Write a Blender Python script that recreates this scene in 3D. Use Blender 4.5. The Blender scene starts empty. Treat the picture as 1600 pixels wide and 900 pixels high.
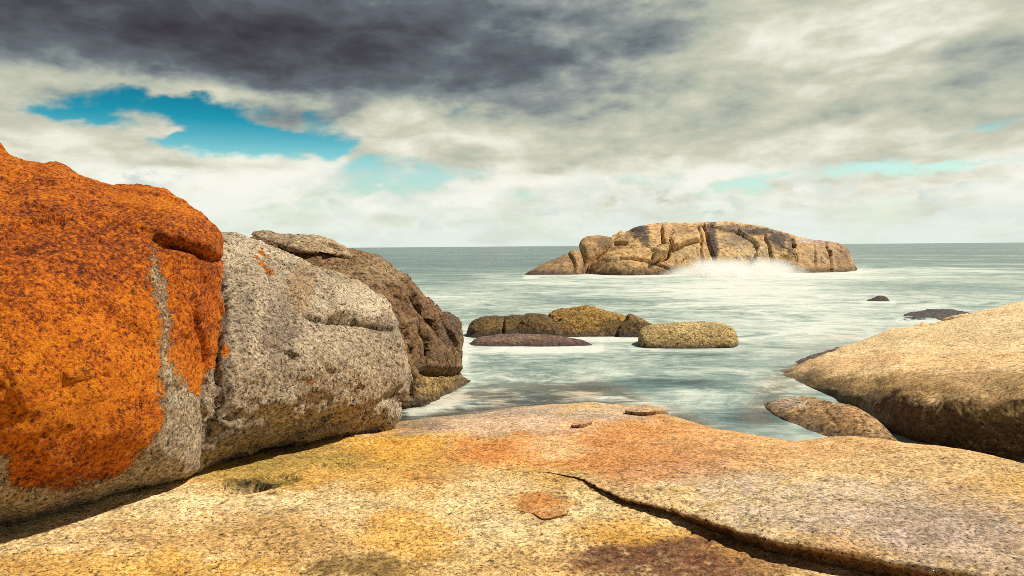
import bpy, math, random
import numpy as np
from mathutils import Matrix, Vector
from mathutils.geometry import delaunay_2d_cdt

# ------------------------------------------------------------------ camera, sky, sun, exposure
S = bpy.context.scene
COL = S.collection
F_PX, HC, PITCH, ROLL = 1067.0, 2.05, math.atan(65 / 1067.0), math.radians(-0.44)
ROT = Matrix.Rotation(math.pi / 2 - PITCH, 3, 'X') @ Matrix.Rotation(ROLL, 3, 'Z')
R3 = np.array(ROT)
CAMPOS = np.array([0.0, 0.0, HC])

cam = bpy.data.cameras.new('camera')
cam.sensor_width, cam.lens, cam.clip_start, cam.clip_end = 36.0, 36.0 * F_PX / 1600.0, 0.05, 40000
camo = bpy.data.objects.new('camera', cam)
COL.objects.link(camo)
M4 = ROT.to_4x4(); M4.translation = Vector(CAMPOS)
camo.matrix_world = M4
S.camera = camo

SUN_EL, SUN_AZ = math.radians(56), math.radians(79)      # azimuth clockwise from +Y (straight ahead)
sd = Vector((math.sin(SUN_AZ) * math.cos(SUN_EL), math.cos(SUN_AZ) * math.cos(SUN_EL), math.sin(SUN_EL)))
sun = bpy.data.lights.new('sun', 'SUN')
sun.energy, sun.angle, sun.color = 5.0, math.radians(1.6), (1.0, 0.92, 0.78)
suno = bpy.data.objects.new('sun', sun)
COL.objects.link(suno)
suno.rotation_euler = sd.to_track_quat('Z', 'Y').to_euler()

S.view_settings.view_transform = 'Standard'
S.view_settings.look = 'None'
EXPO = 0.25
S.view_settings.exposure = EXPO
S.view_settings.gamma = 1.0
S.view_settings.use_curve_mapping = False
S.render.engine = 'CYCLES'
S.cycles.max_bounces = 8
S.cycles.volume_bounces = 6
S.cycles.use_denoising = False
S.cycles.filter_width = 0.9
S.cycles.volume_step_rate = 1.0
S.cycles.transparent_max_bounces = 8


# ------------------------------------------------------------------ node expression helper
class G:
    """a tiny expression builder over one node tree"""
    def __init__(s, nt): s.nt = nt
    def new(s, t, **k):
        n = s.nt.nodes.new(t)
        for a, b in k.items(): setattr(n, a, b)
        return n
    def put(s, sock, v):
        if isinstance(v, E): s.nt.links.new(v.k, sock)
        elif hasattr(v, 'is_output'): s.nt.links.new(v, sock)
        else: sock.default_value = v
    def math(s, op, *a, clamp=False):
        n = s.new('ShaderNodeMath', operation=op, use_clamp=clamp)
        for i, v in enumerate(a): s.put(n.inputs[i], v)
        return E(s, n.outputs[0])
    def vmath(s, op, *a):
        n = s.new('ShaderNodeVectorMath', operation=op)
        for i, v in enumerate(a): s.put(n.inputs[i], v)
        return E(s, n.outputs[0])
    def xyz(s, x, y, z):
        n = s.new('ShaderNodeCombineXYZ')
        for i, v in enumerate((x, y, z)): s.put(n.inputs[i], v)
        return E(s, n.outputs[0])
    def sep(s, v):
        n = s.new('ShaderNodeSeparateXYZ'); s.put(n.inputs[0], v)
        return [E(s, o) for o in n.outputs]
    def noise(s, vec, scale, detail=4.0, rough=0.55, dist=0.0, color=False):
        n = s.new('ShaderNodeTexNoise')
        s.put(n.inputs['Vector'], vec)
        n.inputs['Scale'].default_value = scale; n.inputs['Detail'].default_value = detail
        n.inputs['Roughness'].default_value = rough; n.inputs['Distortion'].default_value = dist
        return E(s, n.outputs['Color' if color else 'Fac'])
    def voro(s, vec, scale, feature='F1', out='Distance', rnd=1.0):
        n = s.new('ShaderNodeTexVoronoi', feature=feature)
        s.put(n.inputs['Vector'], vec); n.inputs['Scale'].default_value = scale
        n.inputs['Randomness'].default_value = rnd
        return E(s, n.outputs[out])
    def step(s, v, a, b, lo=0.0, hi=1.0):
        n = s.new('ShaderNodeMapRange', interpolation_type='SMOOTHSTEP')
        s.put(n.inputs[0], v); s.put(n.inputs[1], a); s.put(n.inputs[2], b)
        s.put(n.inputs[3], lo); s.put(n.inputs[4], hi)
        return E(s, n.outputs[0])
    def ramp(s, v, stops, interp='LINEAR'):
        n = s.new('ShaderNodeValToRGB'); s.put(n.inputs[0], v)
        cr = n.color_ramp; cr.interpolation = interp
        while len(cr.elements) < len(stops): cr.elements.new(0.5)
        for e, (p, c) in zip(cr.elements, stops):
            e.position = p; e.color = (*c, 1.0)
        return E(s, n.outputs[0])
    def mix(s, f, a, b, mode='MIX'):
        n = s.new('ShaderNodeMix', data_type='RGBA', blend_type=mode)
        s.put(n.inputs[0], f)
        s.put(n.inputs[6], (*a, 1.0) if isinstance(a, tuple) and len(a) == 3 else a)
        s.put(n.inputs[7], (*b, 1.0) if isinstance(b, tuple) and len(b) == 3 else b)
        return E(s, n.outputs[2])
    def attr(s, name, out='Fac'):
        n = s.new('ShaderNodeAttribute', attribute_name=name)
        return E(s, n.outputs[out])


class E:
    def __init__(s, g, k): s.g, s.k = g, k
    def __add__(s, o): return s.g.math('ADD', s, o)
    __radd__ = __add__
    def __mul__(s, o): return s.g.math('MULTIPLY', s, o)
    __rmul__ = __mul__
    def __sub__(s, o): return s.g.math('SUBTRACT', s, o)
    def __rsub__(s, o): return s.g.math('SUBTRACT', o, s)
    def __truediv__(s, o): return s.g.math('DIVIDE', s, o)
    def __rtruediv__(s, o): return s.g.math('DIVIDE', o, s)


def lin(r, g, b):
    f = lambda c: (c / 255 / 12.92) if c <= 10 else ((c / 255 + 0.055) / 1.055) ** 2.4
    return (f(r), f(g), f(b))


# ------------------------------------------------------------------ projection
def rays(px, py):
    px, py = np.asarray(px, float), np.asarray(py, float)
    d = np.stack([(px - 800) / F_PX, (450 - py) / F_PX, -np.ones_like(px)], -1)
    return d @ R3.T

def at_depth(px, py, Y):                     # the point at distance Y ahead of the camera
    r = rays(px, py)
    return CAMPOS + r / r[..., 1:2] * np.asarray(Y, float)[..., None]

def at_height(px, py, z):                    # the point at height z
    r = rays(px, py)
    return CAMPOS + r * ((np.asarray(z, float) - HC) / r[..., 2])[..., None]

def project(P):
    q = (P - CAMPOS) @ R3
    w = np.minimum(q[:, 2], -1e-3)
    return 800 + F_PX * q[:, 0] / -w, 450 - F_PX * q[:, 1] / -w

def water_depth(px, py):
    return float(at_height(px, py, 0.0)[1])


# ------------------------------------------------------------------ world: Nishita sky with banks of cloud
world = bpy.data.worlds.new('World')
S.world = world
world.use_nodes = True
WSTR = 0.1
KC = 1 / WSTR / 2 ** EXPO                  # picture brightness of a cloud -> its radiance in the sky's units
def sky_angles(px, py):
    r = rays(px, py); r = r / np.linalg.norm(r)
    return math.atan2(r[0], r[1]), math.asin(r[2])

def build_world():
    nt = world.node_tree; nt.nodes.clear(); g = G(nt)
    sky = g.new('ShaderNodeTexSky', sky_type='NISHITA')
    sky.sun_disc = False; sky.sun_elevation = SUN_EL; sky.sun_rotation = SUN_AZ
    sky.air_density, sky.dust_density, sky.ozone_density = 1.0, 0.6, 1.0
    tc = g.new('ShaderNodeTexCoord').outputs['Generated']
    d = g.vmath('NORMALIZE', tc)
    x, y, z = g.sep(d)
    az = g.math('ARCTAN2', x, y)
    el = g.math('ARCSINE', z)
    # cloud layer seen from below, closing up towards the horizon, and an angular layer for banks far off
    inv = 1.0 / (g.math('MAXIMUM', z, 0.0) + 0.16)
    lay = g.xyz(x * inv, y * inv, 0.0)
    ang = g.xyz(az, el * 1.9, 0.3)
    wn = g.sep(g.noise(ang, 4.0, 5.0, 0.6, color=True))
    wn2 = g.sep(g.noise(ang, 15.0, 4.0, 0.6, color=True))
    waz = az + (wn[0] - 0.5) * 0.22 + (wn2[0] - 0.5) * 0.07
    wel = el + (wn[1] - 0.5) * 0.085 + (wn2[1] - 0.5) * 0.03
    def blob(px, py, rx, ry, k=1.0, tilt=0.0, A=None, L=None):
        a0, e0 = sky_angles(px, py)
        da = ((A or waz) - a0); de = ((L or wel) - e0)
        if tilt: de = de - da * tilt
        u = da * (F_PX / rx); v = de * (F_PX / ry)
        return g.math('EXPONENT', (u * u + v * v) * -1.0) * k
    n1 = g.noise(lay, 1.5, 6.0, 0.52, 0.1)
    n2 = g.noise(g.xyz(az + 3.1, el * 2.2, 1.7), 6.5, 7.0, 0.55, 0.12)
    n3 = g.noise(g.xyz(az + 7.7, el * 2.0, 4.2), 17.0, 6.0, 0.58, 0.15)
    # --- how much cloud
    gap = (blob(215, 180, 125, 36) + blob(380, 196, 130, 44) + blob(490, 232, 130, 30, 0.7, -0.05)
           + blob(125, 182, 45, 14, 0.6) + blob(515, 176, 36, 18, 0.5)
           + blob(1130, 272, 230, 18, 0.62) + blob(1560, 187, 120, 11, 0.45, 0.1) + blob(1480, 264, 150, 12, 0.5)
           + blob(620, 288, 190, 30, 0.66) + blob(745, 182, 24, 8, 0.5))
    fill = (blob(212, 186, 62, 17, 0.95) + blob(350, 195, 32, 11, 0.6) + blob(460, 182, 55, 14, 0.65) + blob(300, 128, 330, 16, 0.5)
            + blob(270, 205, 44, 8, 0.6, 0.1) + blob(610, 236, 100, 9, 0.5, 0.22) + blob(120, 260, 200, 40, 0.3))
    cover = (1.0 - gap) - g.step(el, 0.10, 0.04) * 0.38 + (n2 - 0.5) * 1.0 + (n3 - 0.5) * 0.7 + fill
    cov = g.step(cover, 0.16, 0.66)
    # --- puffs low over the horizon
    n4b = g.noise(g.xyz(az, el * 1.5, 2.2), 48.0, 5.0, 0.6, 0.2)
    low = g.step(el, 0.0, 0.03) * (1.0 - g.step(el, 0.075, 0.13))
    puff = g.step(n3 + (n2 - 0.5) * 0.8 + (n4b - 0.5) * 0.3, 0.46, 0.58) * low
    # --- clear sky
    hor = g.step(el, 0.01, 0.21)
    clear = g.mix(1.0, sky.outputs[0], g.ramp(hor, [
        (0.0, (0.95, 1.00, 0.86)), (0.45, (0.92, 1.10, 0.90)), (0.62, (0.55, 1.04, 0.90)), (0.90, (0.050, 0.60, 0.62)), (1.0, (0.03, 0.45, 0.48))]), 'MULTIPLY')
    clear = g.mix(1.0, clear, (1.10, 1.10, 1.10), 'MULTIPLY')
    # --- cloud brightness
    dark = (blob(120, -10, 560, 120, 0.50) + blob(540, 62, 330, 66, 0.30, 0.03) + blob(40, 60, 380, 60, 0.14)
            + blob(870, 92, 190, 48, 0.30, 0.14) + blob(700, 158, 300, 34, 0.20) + blob(330, -140, 800, 170, 0.25) + blob(900, 40, 260, 60, 0.10))
    n4 = g.noise(g.xyz(az * 0.8 + 1.3, el * 2.4 - az * 0.12, 9.0), 12.0, 7.0, 0.56, 0.25)
    br = 0.80 - dark * 0.80 + (n1 - 0.5) * 0.42 + (n2 - 0.5) * 0.40 + (n3 - 0.5) * 0.34 + (n4 - 0.5) * (0.62 - dark * 0.25)
    br = br + (1.0 - g.step(el, 0.02, 0.20)) * 0.14
    br = br + blob(1150, 50, 330, 60, 0.10) + blob(300, 290, 230, 60, 0.14) + blob(640, 190, 90, 26, 0.20) + blob(250, 132, 330, 16, 0.20) + blob(860, 60, 90, 14, 0.12, 0.1)
    br = br - blob(1250, 170, 420, 60, 0.10) - blob(300, 262, 160, 12, 0.10)
    over = g.step(el, 0.40, 0.75)
    br = br - over * 0.55 - g.step(g.math('ABSOLUTE', az), 0.85, 1.5) * 0.30  # unseen sky overhead and behind darkened to cut ambient fill
    cl = g.ramp(br, [(0.0, lin(60, 55, 64)), (0.16, lin(76, 77, 85)), (0.36, lin(102, 111, 117)), (0.52, lin(144, 153, 151)),
                     (0.64, lin(180, 186, 170)), (0.78, lin(208, 207, 187)), (0.92, lin(236, 236, 220)), (1.0, lin(246, 246, 234))])
    cl = g.mix(1.0, cl, (KC,) * 3, 'MULTIPLY')
    c = g.mix(cov, clear, cl)
    c = g.mix(puff * 0.85, c, g.mix(1.0, g.ramp(n2, [(0.35, lin(192, 208, 198)), (0.60, lin(250, 248, 236))]), (KC,) * 3, 'MULTIPLY'))
    haze = 1.0 - g.step(el, -0.01, 0.085)
    c = g.mix(haze * 0.7, c, tuple(v * KC for v in lin(222, 237, 229)))
    bg = g.new('ShaderNodeBackground'); g.put(bg.inputs[0], c); bg.inputs[1].default_value = WSTR
    out = g.new('ShaderNodeOutputWorld'); nt.links.new(bg.outputs[0], out.inputs[0])
build_world()


# ------------------------------------------------------------------ numeric helpers
_RS = np.random.RandomState(5)
_GR = _RS.normal(size=(256, 3)); _GR = (_GR / np.linalg.norm(_GR, axis=1)[:, None]).astype(np.float32)
_PM = np.tile(_RS.permutation(256), 3).astype(np.int32)

def gnoise(P, seed=0):                       # gradient noise, about -0.7..0.7
    i = np.floor(P); f = (P - i).astype(np.float32); i = i.astype(np.int64)
    u = f * f * f * (f * (f * 6 - 15) + 10)
    ix, iy, iz = [(i[:, k] & 255).astype(np.int32) for k in range(3)]
    s = (seed * 53) & 255
    out = np.zeros(len(P), np.float32)
    for cx in (0, 1):
        hx = _PM[ix + cx + s]; wx = u[:, 0] if cx else 1 - u[:, 0]
        for cy in (0, 1):
            hy = _PM[hx + iy + cy]; wxy = wx * (u[:, 1] if cy else 1 - u[:, 1])
            for cz in (0, 1):
                gr = _GR[_PM[hy + iz + cz]]
                dd = gr[:, 0] * (f[:, 0] - cx) + gr[:, 1] * (f[:, 1] - cy) + gr[:, 2] * (f[:, 2] - cz)
                out += wxy * (u[:, 2] if cz else 1 - u[:, 2]) * dd
    return out.astype(float) * 1.5

def fbm(P, f, oct=4, gain=0.5, seed=0, ridged=False):
    s = np.zeros(len(P)); a = 1.0; t = 0.0
    for k in range(oct):
        n = gnoise(P * f + 17.3 * k, seed + k)
        if ridged: n = 1 - 2.2 * np.abs(n) - 0.45
        s += a * n; t += a; a *= gain; f *= 2.03
    return s / t

def facets(P, f, seed=0):                    # broken planes: every cell is a plate with its own tilt
    Q = P * f + seed * 3.1; i = np.floor(Q).astype(np.int32); best = np.full(len(P), 1e9); out = np.zeros(len(P))
    for a in (-1, 0, 1):
        for b in (-1, 0, 1):
            for c in (-1, 0, 1):
                h = _PM[_PM[_PM[(i[:, 0] + a) & 255] + ((i[:, 1] + b) & 255)] + ((i[:, 2] + c) & 255)]
                g = _GR[h]
                dv = Q - (i + np.array([a, b, c]) + 0.5 + 0.45 * g)
                d = (dv * dv).sum(1); m = d < best
                best[m] = d[m]
                out[m] = (0.5 * _GR[(h + 91) & 255][:, 0] + 0.9 * (dv * _GR[(h + 37) & 255]).sum(1))[m]
    return out

def sstep(a, b, x):
    t = np.clip((x - a) / (b - a), 0, 1); return t * t * (3 - 2 * t)

def seg_dist(X, Y, line):                    # distance to a polyline, signed side, position along 0..1
    best = np.full(len(X), 1e9); sgn = np.zeros(len(X)); tt = np.zeros(len(X))
    L = [0.0]
    for a, b in zip(line[:-1], line[1:]): L.append(L[-1] + math.hypot(b[0] - a[0], b[1] - a[1]))
    for k, (a, b) in enumerate(zip(line[:-1], line[1:])):
        dx, dy = b[0] - a[0], b[1] - a[1]; l2 = dx * dx + dy * dy + 1e-9
        t = np.clip(((X - a[0]) * dx + (Y - a[1]) * dy) / l2, 0, 1)
        ex, ey = X - a[0] - t * dx, Y - a[1] - t * dy
        d = np.hypot(ex, ey); m = d < best
        best[m] = d[m]; sgn[m] = np.sign(dx * ey - dy * ex)[m]
        tt[m] = ((L[k] + t * math.sqrt(l2)) / L[-1])[m]
    return best, sgn, tt

def inside(X, Y, poly):
    c = np.zeros(len(X), bool); n = len(poly)
    for k in range(n):
        (x0, y0), (x1, y1) = poly[k], poly[(k + 1) % n]
        if y0 == y1: continue
        m = ((y0 > Y) != (y1 > Y)) & (X < (x1 - x0) * (Y - y0) / (y1 - y0) + x0)
        c ^= m
    return c

def poly_sd(X, Y, poly):                     # positive inside
    d, _, _ = seg_dist(X, Y, list(poly) + [poly[0]])
    return np.where(inside(X, Y, poly), d, -d)

def catmull(pts, n=5, closed=False):
    pts = [np.array(p, float) for p in pts]; out = []; N = len(pts)
    rng = range(N) if closed else range(N - 1)
    for i in rng:
        if closed: p0, p1, p2, p3 = pts[i - 1], pts[i], pts[(i + 1) % N], pts[(i + 2) % N]
        else: p0, p1, p2, p3 = pts[max(i - 1, 0)], pts[i], pts[i + 1], pts[min(i + 2, N - 1)]
        for k in range(n):
            t = k / n
            out.append(0.5 * (2 * p1 + (p2 - p0) * t + (2 * p0 - 5 * p1 + 4 * p2 - p3) * t * t + (3 * p1 - p0 - 3 * p2 + p3) * t ** 3))
    if not closed: out.append(pts[-1])
    return [tuple(p) for p in out]

def verts_of(me):
    a = np.empty(len(me.vertices) * 3, np.float32); me.vertices.foreach_get('co', a)
    return a.reshape(-1, 3).astype(float)
def normals_of(me):
    a = np.empty(len(me.vertices) * 3, np.float32); me.vertex_normals.foreach_get('vector', a)
    return a.reshape(-1, 3).astype(float)
def put_verts(me, P):
    me.vertices.foreach_set('co', P.astype(np.float32).ravel()); me.update()
def put_col(me, name, C):
    a = me.attributes.new(name, 'FLOAT_COLOR', 'POINT')
    a.data.foreach_set('color', np.concatenate([np.clip(C, 0, 4), np.ones((len(C), 1))], 1).astype(np.float32).ravel())
def put_val(me, name, v):
    a = me.attributes.new(name, 'FLOAT', 'POINT'); a.data.foreach_set('value', v.astype(np.float32))
def grid_mesh(name, P, nr, nc, closed=False):
    me = bpy.data.meshes.new(name)
    i = np.arange(nr - 1)[:, None] * nc + np.arange(nc if closed else nc - 1)[None, :]
    j = np.arange(nr - 1)[:, None] * nc + (np.arange(nc if closed else nc - 1)[None, :] + 1) % nc
    q = np.stack([i, j, j + nc, i + nc], -1).reshape(-1, 4)
    me.vertices.add(len(P)); me.vertices.foreach_set('co', P.astype(np.float32).ravel())
    me.loops.add(q.size); me.loops.foreach_set('vertex_index', q.ravel().astype(np.int32))
    me.polygons.add(len(q)); me.polygons.foreach_set('loop_start', (np.arange(len(q)) * 4).astype(np.int32))
    me.polygons.foreach_set('loop_total', np.full(len(q), 4, np.int32))
    me.polygons.foreach_set('use_smooth', np.ones(len(q), bool))
    me.update(calc_edges=True); me.validate()
    return me
def link(name, me, mat, label=None, cat=None, group=None, kind=None):
    o = bpy.data.objects.new(name, me); COL.objects.link(o)
    me.materials.clear(); me.materials.append(mat)
    if label: o['label'] = label
    if cat: o['category'] = cat
    if group: o['group'] = group
    if kind: o['kind'] = kind
    return o

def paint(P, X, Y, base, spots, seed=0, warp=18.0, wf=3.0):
    """base colour of the stone with mineral, lichen and some painted light or shade patches: (x, y, rx, ry, colour, amount)"""
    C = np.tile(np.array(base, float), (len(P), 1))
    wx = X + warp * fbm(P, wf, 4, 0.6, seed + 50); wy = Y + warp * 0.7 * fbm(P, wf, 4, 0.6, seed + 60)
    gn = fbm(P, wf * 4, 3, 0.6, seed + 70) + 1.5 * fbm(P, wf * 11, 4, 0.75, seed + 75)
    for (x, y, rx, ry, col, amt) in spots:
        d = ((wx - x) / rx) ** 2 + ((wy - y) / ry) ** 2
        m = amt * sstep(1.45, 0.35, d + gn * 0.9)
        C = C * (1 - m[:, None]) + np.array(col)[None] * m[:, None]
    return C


# ------------------------------------------------------------------ materials
def rock_material(name, grain=62.0, contrast=1.0, bump=0.5, coarse=1.0, specks=0.0):
    """granite: attribute 'tint' is the stone's own mean colour, 'wet' its wetness, 'lichen' orange lichen cover"""
    m = bpy.data.materials.new(name); m.use_nodes = True
    nt = m.node_tree; nt.nodes.clear(); g = G(nt)
    pos = g.new('ShaderNodeNewGeometry').outputs['Position']
    tint = g.attr('tint', 'Color'); wet = g.attr('wet'); lich = g.attr('lichen')
    nA = g.noise(pos, grain, 5.0, 0.72)
    nB = g.noise(pos, grain * 0.42, 5.0, 0.68, 0.4)
    nC = g.noise(g.vmath('ADD', pos, (7.1, 3.3, 1.9)), grain * 0.8, 5.0, 0.74)
    nD = g.noise(pos, grain * 0.06 * coarse, 5.0, 0.62, 0.5)
    cell = g.voro(pos, grain * 0.75, 'F1', 'Color')
    cs = g.sep(cell)
    # feldspar / quartz grains
    val = 1.18 + (cs[0] - 0.5) * (0.85 * contrast) + (nB - 0.5) * (2.4 * contrast) + (nA - 0.5) * (0.9 * contrast) + (nD - 0.5) * (1.1 * contrast)
    val = g.math('MAXIMUM', val, 0.12)
    warm = g.ramp(nC, [(0.36, (0.90, 1.00, 1.16)), (0.52, (1.0, 1.0, 1.0)), (0.66, (1.14, 0.93, 0.66))])
    col = g.mix(1.0, g.mix(1.0, tint, g.xyz(val, val, val), 'MULTIPLY'), warm, 'MULTIPLY')
    # biotite specks
    sp = g.step(nA + (nB - 0.5) * 1.0 - (nD - 0.5) * 0.30, 0.385 + specks, 0.335 + specks) 
    sp = g.math('MULTIPLY', sp, 0.88 * min(1.0, contrast))
    col = g.mix(sp, col, (0.022, 0.017, 0.018))
    pale = g.step(nC + (cs[1] - 0.5) * 0.35, 0.66, 0.76) * (0.45 * contrast)
    col = g.mix(pale, col, g.mix(1.0, tint, (1.9, 1.9, 2.0), 'MULTIPLY'))
    # lichen
    ln = g.noise(pos, 50.0, 6.0, 0.76)
    lb = g.noise(pos, 5.0, 6.0, 0.65, 0.6)
    lmask = g.step(lich + (ln - 0.5) * 1.7 + (lb - 0.5) * 0.5 + (nB - 0.5) * 0.9, 0.42, 0.58)
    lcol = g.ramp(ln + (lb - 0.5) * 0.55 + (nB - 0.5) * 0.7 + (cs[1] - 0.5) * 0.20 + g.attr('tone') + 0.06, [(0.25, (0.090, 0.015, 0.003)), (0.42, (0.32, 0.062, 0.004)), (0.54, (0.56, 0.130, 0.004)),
                       (0.66, (0.76, 0.205, 0.004)), (0.82, (0.80, 0.29, 0.012))])
    lcol = g.mix(g.math('MULTIPLY', sp, 0.75), lcol, (0.03, 0.012, 0.008))
    col = g.mix(lmask, col, lcol)
    col = g.mix(wet, col, g.mix(1.0, col, (0.42, 0.40, 0.42), 'MULTIPLY'))
    bs = g.new('ShaderNodeBsdfPrincipled')
    g.put(bs.inputs['Base Color'], col)
    g.put(bs.inputs['Roughness'], 0.88 - wet * 0.58)
    bs.inputs['Specular IOR Level'].default_value = 0.30
    h = nA * 0.5 + nB * 1.1 + cs[2] * 0.15 + lmask * ln * 0.8 - sp * 0.3
    bp = g.new('ShaderNodeBump'); bp.inputs['Strength'].default_value = bump
    bp.inputs['Distance'].default_value = 2.0 / grain
    g.put(bp.inputs['Height'], h); nt.links.new(bp.outputs[0], bs.inputs['Normal'])
    out = g.new('ShaderNodeOutputMaterial'); nt.links.new(bs.outputs[0], out.inputs[0])
    return m

GRANITE = rock_material('granite', 80, 1.3, 1.0)
GRANITE_SHELF = rock_material('granite_shelf', 92, 1.15, 0.8, 1.0, -0.012)
GRANITE_MID = rock_material('granite_mid', 40, 1.3, 1.0)
GRANITE_PALE = rock_material('granite_pale', 56, 1.0, 0.7, 1.0, -0.03)
GRANITE_FAR = rock_material('granite_far', 8, 0.7, 0.6)


# ------------------------------------------------------------------ rocks
def rbf(ctrl, X, Y):
    c = np.array(ctrl, float); p = c[:, :2] / 100.0; v = np.log(c[:, 2]); n = len(c)
    def phi(r): return r * r * np.log(r + 1e-9)
    A = np.zeros((n + 3, n + 3)); r = np.linalg.norm(p[:, None] - p[None], axis=-1)
    A[:n, :n] = phi(r) + np.eye(n) * 0.02; A[:n, n] = A[n, :n] = 1; A[:n, n + 1:] = p; A[n + 1:, :n] = p.T
    w = np.linalg.solve(A, np.concatenate([v, np.zeros(3)]))
    q = np.stack([X, Y], -1) / 100.0
    out = w[n] + q @ w[n + 1:]
    for k in range(n): out = out + w[k] * phi(np.linalg.norm(q - p[k], axis=-1))
    return np.exp(out)

def rock(name, label, outline, ctrl, front, back, R, vox, mat, base, spots=(), cracks=(), ledges=(), rough=(0.05, 1.2, 0.012, 7.0),
         cat='rock', group=None, wetline=None, lichen=None, smooth=3, step=None, seed=1, tex=None, mix2=0.4, strata=None, near=1.0, tone=(), facet=None):
    """a closed boulder: outline and depths measured on the photograph give its size and place, then it is remeshed and weathered"""
    out = catmull(outline, 4, True)
    xs = [p[0] for p in out]; ys = [p[1] for p in out]
    st = step or max(3.0, min(max(xs) - min(xs), max(ys) - min(ys)) / 26)
    gx, gy = np.meshgrid(np.arange(min(xs), max(xs), st), np.arange(min(ys), max(ys), st))
    gx, gy = gx.ravel(), gy.ravel()
    keep = poly_sd(gx, gy, out) > st * 0.45
    gx, gy = gx[keep], gy[keep]
    nb = len(out)
    v2 = [Vector(p) for p in out] + [Vector((a, b)) for a, b in zip(gx, gy)]
    vo, _, fo, *_ = delaunay_2d_cdt(v2, [], [list(range(nb))], 1, 1e-5)
    V = np.array([tuple(v) for v in vo]); X, Y = V[:, 0], V[:, 1]
    sdv = np.maximum(poly_sd(X, Y, out), 0); rim = sdv < 1e-2
    pr = lambda d, r: np.sqrt(np.clip(1 - (1 - np.minimum(d / r, 1)) ** 2, 0, 1))
    p = (1 - mix2) * pr(sdv, R) + mix2 * pr(sdv, R * 3.2)
    D = rbf(ctrl, X, Y) * near
    Pf = at_depth(X, Y, D + front * (1 - p)); Pb = at_depth(X, Y, D + front + back * pr(sdv, R * 2.2))
    n = len(V); idx_b = np.where(rim, np.arange(n), np.arange(n) + n)
    faces = [tuple(f) for f in fo] + [tuple(int(idx_b[i]) for i in reversed(f)) for f in fo]
    me = bpy.data.meshes.new(name); me.from_pydata([tuple(q) for q in np.concatenate([Pf, Pb])], [], faces)
    o = bpy.data.objects.new('tmp', me); COL.objects.link(o)
    md = o.modifiers.new('r', 'REMESH'); md.mode = 'VOXEL'; md.voxel_size = vox; md.use_smooth_shade = True
    ms = o.modifiers.new('s', 'SMOOTH'); ms.factor = 0.5; ms.iterations = smooth
    dg = bpy.context.evaluated_depsgraph_get(); dg.update()
    m2 = bpy.data.meshes.new_from_object(o.evaluated_get(dg)); m2.name = name
    bpy.data.objects.remove(o); bpy.data.meshes.remove(me)
    P = verts_of(m2); N = normals_of(m2)
    a1, f1, a2, f2 = rough
    off = np.array([seed * 3.7, seed * 1.3, seed * 2.1])
    P = P + N * (a1 * fbm(P + off, f1, 3, 0.5, seed))[:, None]
    if facet:
        for amp, ff in facet:
            W = P + 0.22 / ff * np.stack([fbm(P, ff, 3, 0.5, seed + 201), fbm(P, ff, 3, 0.5, seed + 202), fbm(P, ff, 3, 0.5, seed + 203)], 1)
            P = P + N * (amp * facets(W, ff, seed))[:, None]
    put_verts(m2, P); N = normals_of(m2)
    X, Y = project(P); view = P - CAMPOS; view /= np.linalg.norm(view, axis=1)[:, None]
    facing = sstep(0.25, -0.15, (N * view).sum(1))
    wob = 4.0 * gnoise(P * f2 * 0.8, seed + 9)
    for (line, half, amt, blend) in ledges:   # rock beyond the line (right of its direction on the picture) stands proud
        d, s, t = seg_dist(X + wob, Y + wob, catmull(line, 4))
        side = np.where(s > 0, np.exp(-(d / half) ** 2) * sstep(-1, 7, d), 0) * sstep(0, blend, t) * sstep(1, 1 - blend, t)
        P = P + N * (amt * side * facing)[:, None]
    for (line, w, dep) in cracks:
        d, s, t = seg_dist(X + wob * 0.6, Y + wob * 0.6, catmull(line, 4))
        k = np.exp(-(d / w) ** 2) * (0.35 + 0.65 * sstep(0, 0.2, t) * sstep(1, 0.8, t)) * facing
        P = P - N * (dep * k * (0.92 + 0.25 * gnoise(P * f2 * 0.5, seed + 3)))[:, None]
    put_verts(m2, P); N = normals_of(m2)
    fine = fbm(P + off, f2, 4, 0.55, seed + 20) + 0.5 * fbm(P + off, f2 * 0.6, 3, 0.5, seed + 30, True)
    P = P + N * (a2 * fine)[:, None]
    if strata:                                # thin weathered layers
        amt, fz, tilt = strata
        q = P @ np.array([tilt[0], tilt[1], tilt[2]])
        L = gnoise(np.stack([P[:, 0] * 0.8, P[:, 1] * 0.8, q * fz], 1), seed + 40)
        P = P + N * (amt * L * facing)[:, None]
    put_verts(m2, P)
    X, Y = project(P)
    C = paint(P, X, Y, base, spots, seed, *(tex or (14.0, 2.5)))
    C = C * (1 + 0.35 * fbm(P, f1 * 2.2, 4, 0.6, seed + 80))[:, None]
    wet = np.zeros(len(P))
    if wetline:
        zz, sft, col, amt = wetline
        k = sstep(zz + sft, zz - sft, P[:, 2] + sft * 1.4 * fbm(P, f1 * 2, 4, 0.6, seed + 90))
        C = C * (1 - (k * amt)[:, None]) + np.array(col)[None] * (k * amt)[:, None]; wet = k * 0.6
    lc = np.zeros(len(P))
    if lichen:
        for poly, soft, gain in lichen:
            wx = X + 22 * fbm(P, 5, 5, 0.65, seed + 100); wy = Y + 44 * fbm(P, 4, 5, 0.65, seed + 110)
            lc = np.maximum(lc, gain * sstep(-soft, soft, poly_sd(wx, wy, poly)))
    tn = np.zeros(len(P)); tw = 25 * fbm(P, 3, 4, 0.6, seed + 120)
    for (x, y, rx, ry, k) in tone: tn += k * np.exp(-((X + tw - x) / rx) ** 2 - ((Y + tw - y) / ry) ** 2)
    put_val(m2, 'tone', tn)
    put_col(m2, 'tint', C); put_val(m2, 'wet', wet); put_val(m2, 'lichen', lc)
    m2.polygons.foreach_set('use_smooth', np.ones(len(m2.polygons), bool))
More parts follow.
